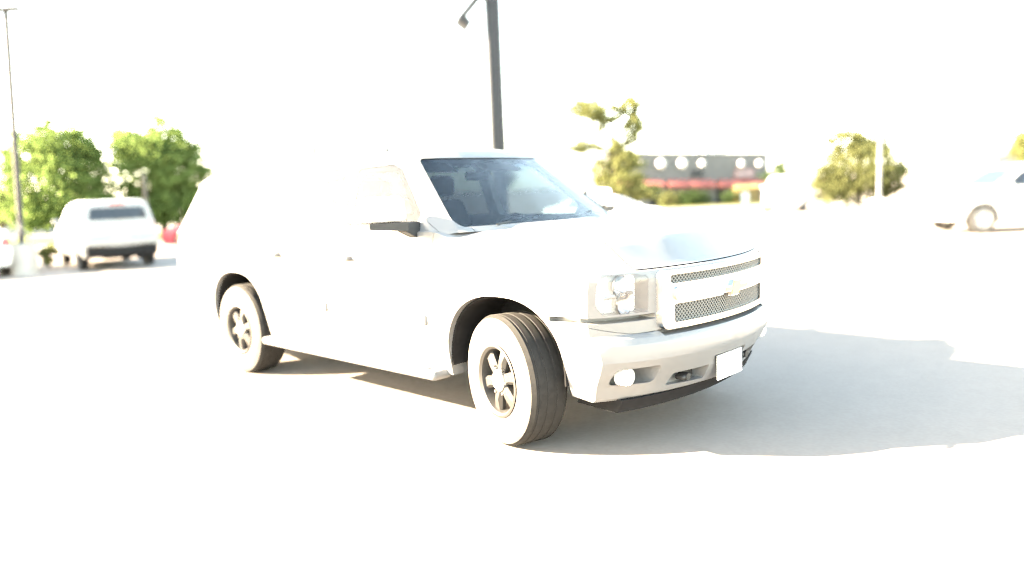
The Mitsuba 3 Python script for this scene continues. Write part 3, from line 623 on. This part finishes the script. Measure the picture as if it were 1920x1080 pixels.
# ---------------------------------------------------------------- buildings
BR = place(8.15, 61.2, math.radians(8))      # x along the front wall, y away from the viewer
def grey_building():
    K = 'grey_building'
    label(K, 'low grey flat-roofed building with red awning and round white wall lamps', 'building')
    P = lambda n, m, mt, s=30: add(f'{K}__{n}', m, mt, s, BR)
    top = lambda x: 4.03 - 0.0365 * x
    w = prism([(0, -0.8), (13.45, -0.8), (13.45, top(13.45)), (0, top(0))], 'y', 0, 9.0)
    wins = [(0.7, 2.6), (3.3, 5.2), (5.9, 7.6), (8.9, 10.4)]
    for a, b in wins:
        w -= box(a, b, -0.1, 0.16, -0.25, 1.15 - 0.0365 * a)
    w -= box(11.0, 12.2, -0.1, 0.16, -0.62, 0.75)
    wk = P('wall', w, 'wall_grey')
    P('parapet', prism([(-0.08, top(0) + 0.01), (13.53, top(13.53) + 0.01), (13.53, top(13.53) + 0.10), (-0.08, top(0) + 0.10)], 'y', -0.06, 9.06), 'grey_metal')
    for a, b in wins:
        z1 = 1.15 - 0.0365 * a
        k = P('window', box(a, b, 0.09, 0.11, -0.25, z1), 'dark_glass')
        for u in (a + 0.03, (a + b) / 2, b - 0.03):
            add(k + '__frame', box(u - 0.03, u + 0.03, 0.05, 0.088, -0.25, z1), 'grey_metal', False, BR)
    P('door', box(11.02, 12.18, 0.08, 0.12, -0.6, 0.74), 'dark_glass')
    for a, b in ((0.2, 4.35), (4.75, 8.65), (9.05, 13.3)):
        za, zb = 1.98 - 0.0365 * a, 1.98 - 0.0365 * b
        aw = M.hull_points(np.array([(a, -0.02, za), (b, -0.02, zb), (a, -0.75, za - 0.42), (b, -0.75, zb - 0.42), (a, -0.75, za - 0.66), (b, -0.75, zb - 0.66), (a, -0.02, za - 0.60), (b, -0.02, zb - 0.60)]))
        P('awning', aw, 'awning_red')
    for x in (2.55, 4.25, 6.02, 7.68, 11.05, 12.6):
        z = 3.24 - 0.0365 * x
        rr = 0.36 if 4 < x < 7 else 0.26
        k = P('wall_lamp', M.batch_hull([cyl((x, -0.20, z), (x, -0.16, z), rr, n=28), cyl((x, -0.40, z), (x, -0.36, z), rr * 0.6, n=28)]), 'lamp_white')
        add(k + '__bracket', cyl((x, -0.17, z), (x, 0.01, z), 0.05), 'grey_metal', 30, BR)
    k = P('sign_board', rbox(1.55, 0.10, 0.62, (11.4, -0.07, 2.02), 0.03), 'sign_pink')
    add(k + '__frame', box(10.55, 12.25, -0.035, 0.012, 1.64, 2.40) - box(10.63, 12.17, -0.2, 0.2, 1.72, 2.32), 'awning_red', False, BR)
    P('wall_vent', rbox(1.0, 0.12, 0.55, (7.3, -0.05, 2.2), 0.03), 'dark_metal')
    for x, yy, sx, hh in ((8.6, 3.0, 0.5, 1.15), (9.9, 3.5, 1.2, 0.55), (10.8, 3.2, 0.45, 1.25)):
        z = top(x)
        P('roof_vent', rbox(sx, 0.6, hh, (x, yy, z + hh / 2 + 0.1), 0.05), 'lamp_white')
grey_building()
def small_building(K, x, y, head, sx, sy, h, m, text):
    X = place(x, y, head)
    label(K, text, 'building')
    z0 = float(ground_z(0, np.float64(y))) - 0.2
    w = box(0, sx, 0, sy, z0, h)
    n = max(1, int(sx / 2.2))
    for i in range(n):
        a = (i + 0.5) * sx / n
        w -= box(a - 0.5, a + 0.5, -0.1, 0.12, 0.2, 1.3)
    add(K + '__wall', w, m, 30, X)
    add(K + '__roof', rbox(sx + 0.3, sy + 0.3, 0.16, (sx / 2, sy / 2, h + 0.09), 0.03), 'grey_metal', 30, X)
    for i in range(n):
        a = (i + 0.5) * sx / n
        add(K + '__window', box(a - 0.5, a + 0.5, 0.06, 0.08, 0.2, 1.3), 'dark_glass', False, X)
small_building('building', -50.0, 62.0, math.radians(3), 12.2, 8, 1.85, 'wall_pale', 'pale low building behind the lamp post at the left edge')
small_building('building_001', 38.3, 60.0, math.radians(4), 12.0, 8, 2.5, 'wall_pale', 'pale grey building behind the tree at the right edge')
# yellow hut at the grey building's right end
YX = place(17.75, 58.6, math.radians(4))
label('yellow_hut', 'small pale yellow hut before the right end of the grey building', 'hut')
hut = box(0, 1.55, 0, 1.2, -0.7, 0.85) - box(0.15, 0.75, -0.1, 0.06, -0.55, 0.6)
add('yellow_hut__wall', hut, 'yellow', 30, YX)
add('yellow_hut__door', box(0.16, 0.74, 0.03, 0.05, -0.55, 0.59), 'lamp_white', False, YX)
add('yellow_hut__roof', M.hull_points(np.array([(-0.12, -0.15, 0.86), (1.67, -0.15, 0.86), (-0.12, 1.3, 0.86), (1.67, 1.3, 0.86), (-0.12, 0.55, 1.15), (1.67, 0.55, 1.15)])), 'yellow', 30, YX)

# ---------------------------------------------------------------- poles
def lamp_post():
    K = 'lamp_post'
    label(K, 'tall slim grey lamp post on a round concrete base at the left', 'lamp post')
    x, y = -11.73, 18.3
    add(K + '__base', M.batch_hull([cyl((x, y, -0.1), (x, y, 0.68), 0.29, n=32), cyl((x, y, 0.68), (x, y, 0.72), 0.27, n=32)]), 'concrete', 40)
    add(K + '__base_plate', rbox(0.34, 0.34, 0.04, (x, y, 0.735), 0.01), 'grey_metal')
    for a in range(4):
        px, py = x + 0.13 * math.cos(a * math.pi / 2 + 0.78), y + 0.13 * math.sin(a * math.pi / 2 + 0.78)
        add(K + '__bolt', cyl((px, py, 0.75), (px, py, 0.83), 0.018, n=8), 'grey_metal', 20)
    add(K + '__pole', cyl((x, y, 0.75), (x + 0.30, y, 6.15), 0.066, 0.062, 16), 'pole_grey', 40)
    add(K + '__hand_hole_cover', rbox(0.03, 0.08, 0.16, (x + 0.055, y - 0.03, 1.15), 0.01), 'grey_metal')
    for s in (-1, 1):
        add(K + '__lamp_head', rbox(0.34, 0.24, 0.08, (x + 0.30 + s * 0.19, y, 6.17), 0.02), 'pole_grey')
lamp_post()
def dark_pole():
    K = 'dark_pole'
    label(K, 'thick dark square pole with tilted floodlight, rising behind the big pale SUV', 'lamp post')
    X = place(-0.15, 15.0, math.radians(9))
    add(K + '__base', cyl((0, 0, -0.1), (0, 0, 0.75), 0.30, n=32), 'concrete', 40, X)
    add(K + '__pole', rbox(0.262, 0.262, 4.45, (0, 0, 2.95), 0.02), 'dark_metal', 30, X)
    add(K + '__cap', M.hull_points(np.array([(sx * r, sy * r, z) for sx in (-1, 1) for sy in (-1, 1) for r, z in ((0.12, 5.10), (0.19, 5.24), (0.19, 5.40))])), 'grey_metal', 30, X)
    fl = rbox(0.95, 0.50, 0.09, (0, 0, 0), 0.03) + rbox(0.14, 0.50, 0.22, (-0.40, 0, -0.09), 0.02)
    add(K + '__floodlight', fl.rotate((0, -48, 0)).translate((-0.36, -0.05, 5.06)), 'dark_metal', 30, X)
    add(K + '__bracket', cyl((0, 0, 5.3), (-0.30, -0.05, 5.12), 0.05), 'dark_metal', 30, X)
dark_pole()
label('white_pole', 'white pole on a wide domed base before the olive tree on the right', 'pole')
add('white_pole__base', M.batch_hull([cyl((14.58, 30, -0.1), (14.58, 30, 0.30), 0.44, n=32), cyl((14.58, 30, 0.3), (14.58, 30, 0.55), 0.30, n=32)]), 'lamp_white', 40)
add('white_pole__shaft', cyl((14.58, 30, 0.5), (14.60, 30, 5.2), 0.075, 0.06, 18), 'grey_metal', 40)
add('white_pole__lamp_head', rbox(0.7, 0.3, 0.09, (14.60, 30, 5.24), 0.02), 'lamp_white')
label('dark_post', 'short dark post in front of the rounded green tree, above the silver SUV', 'post')
add('dark_post__shaft', rbox(0.12, 0.12, 2.7, (-14.18, 30.0, 1.33), 0.015), 'black')
add('dark_post__cap', rbox(0.17, 0.17, 0.07, (-14.18, 30.0, 2.71), 0.02), 'dark_metal')
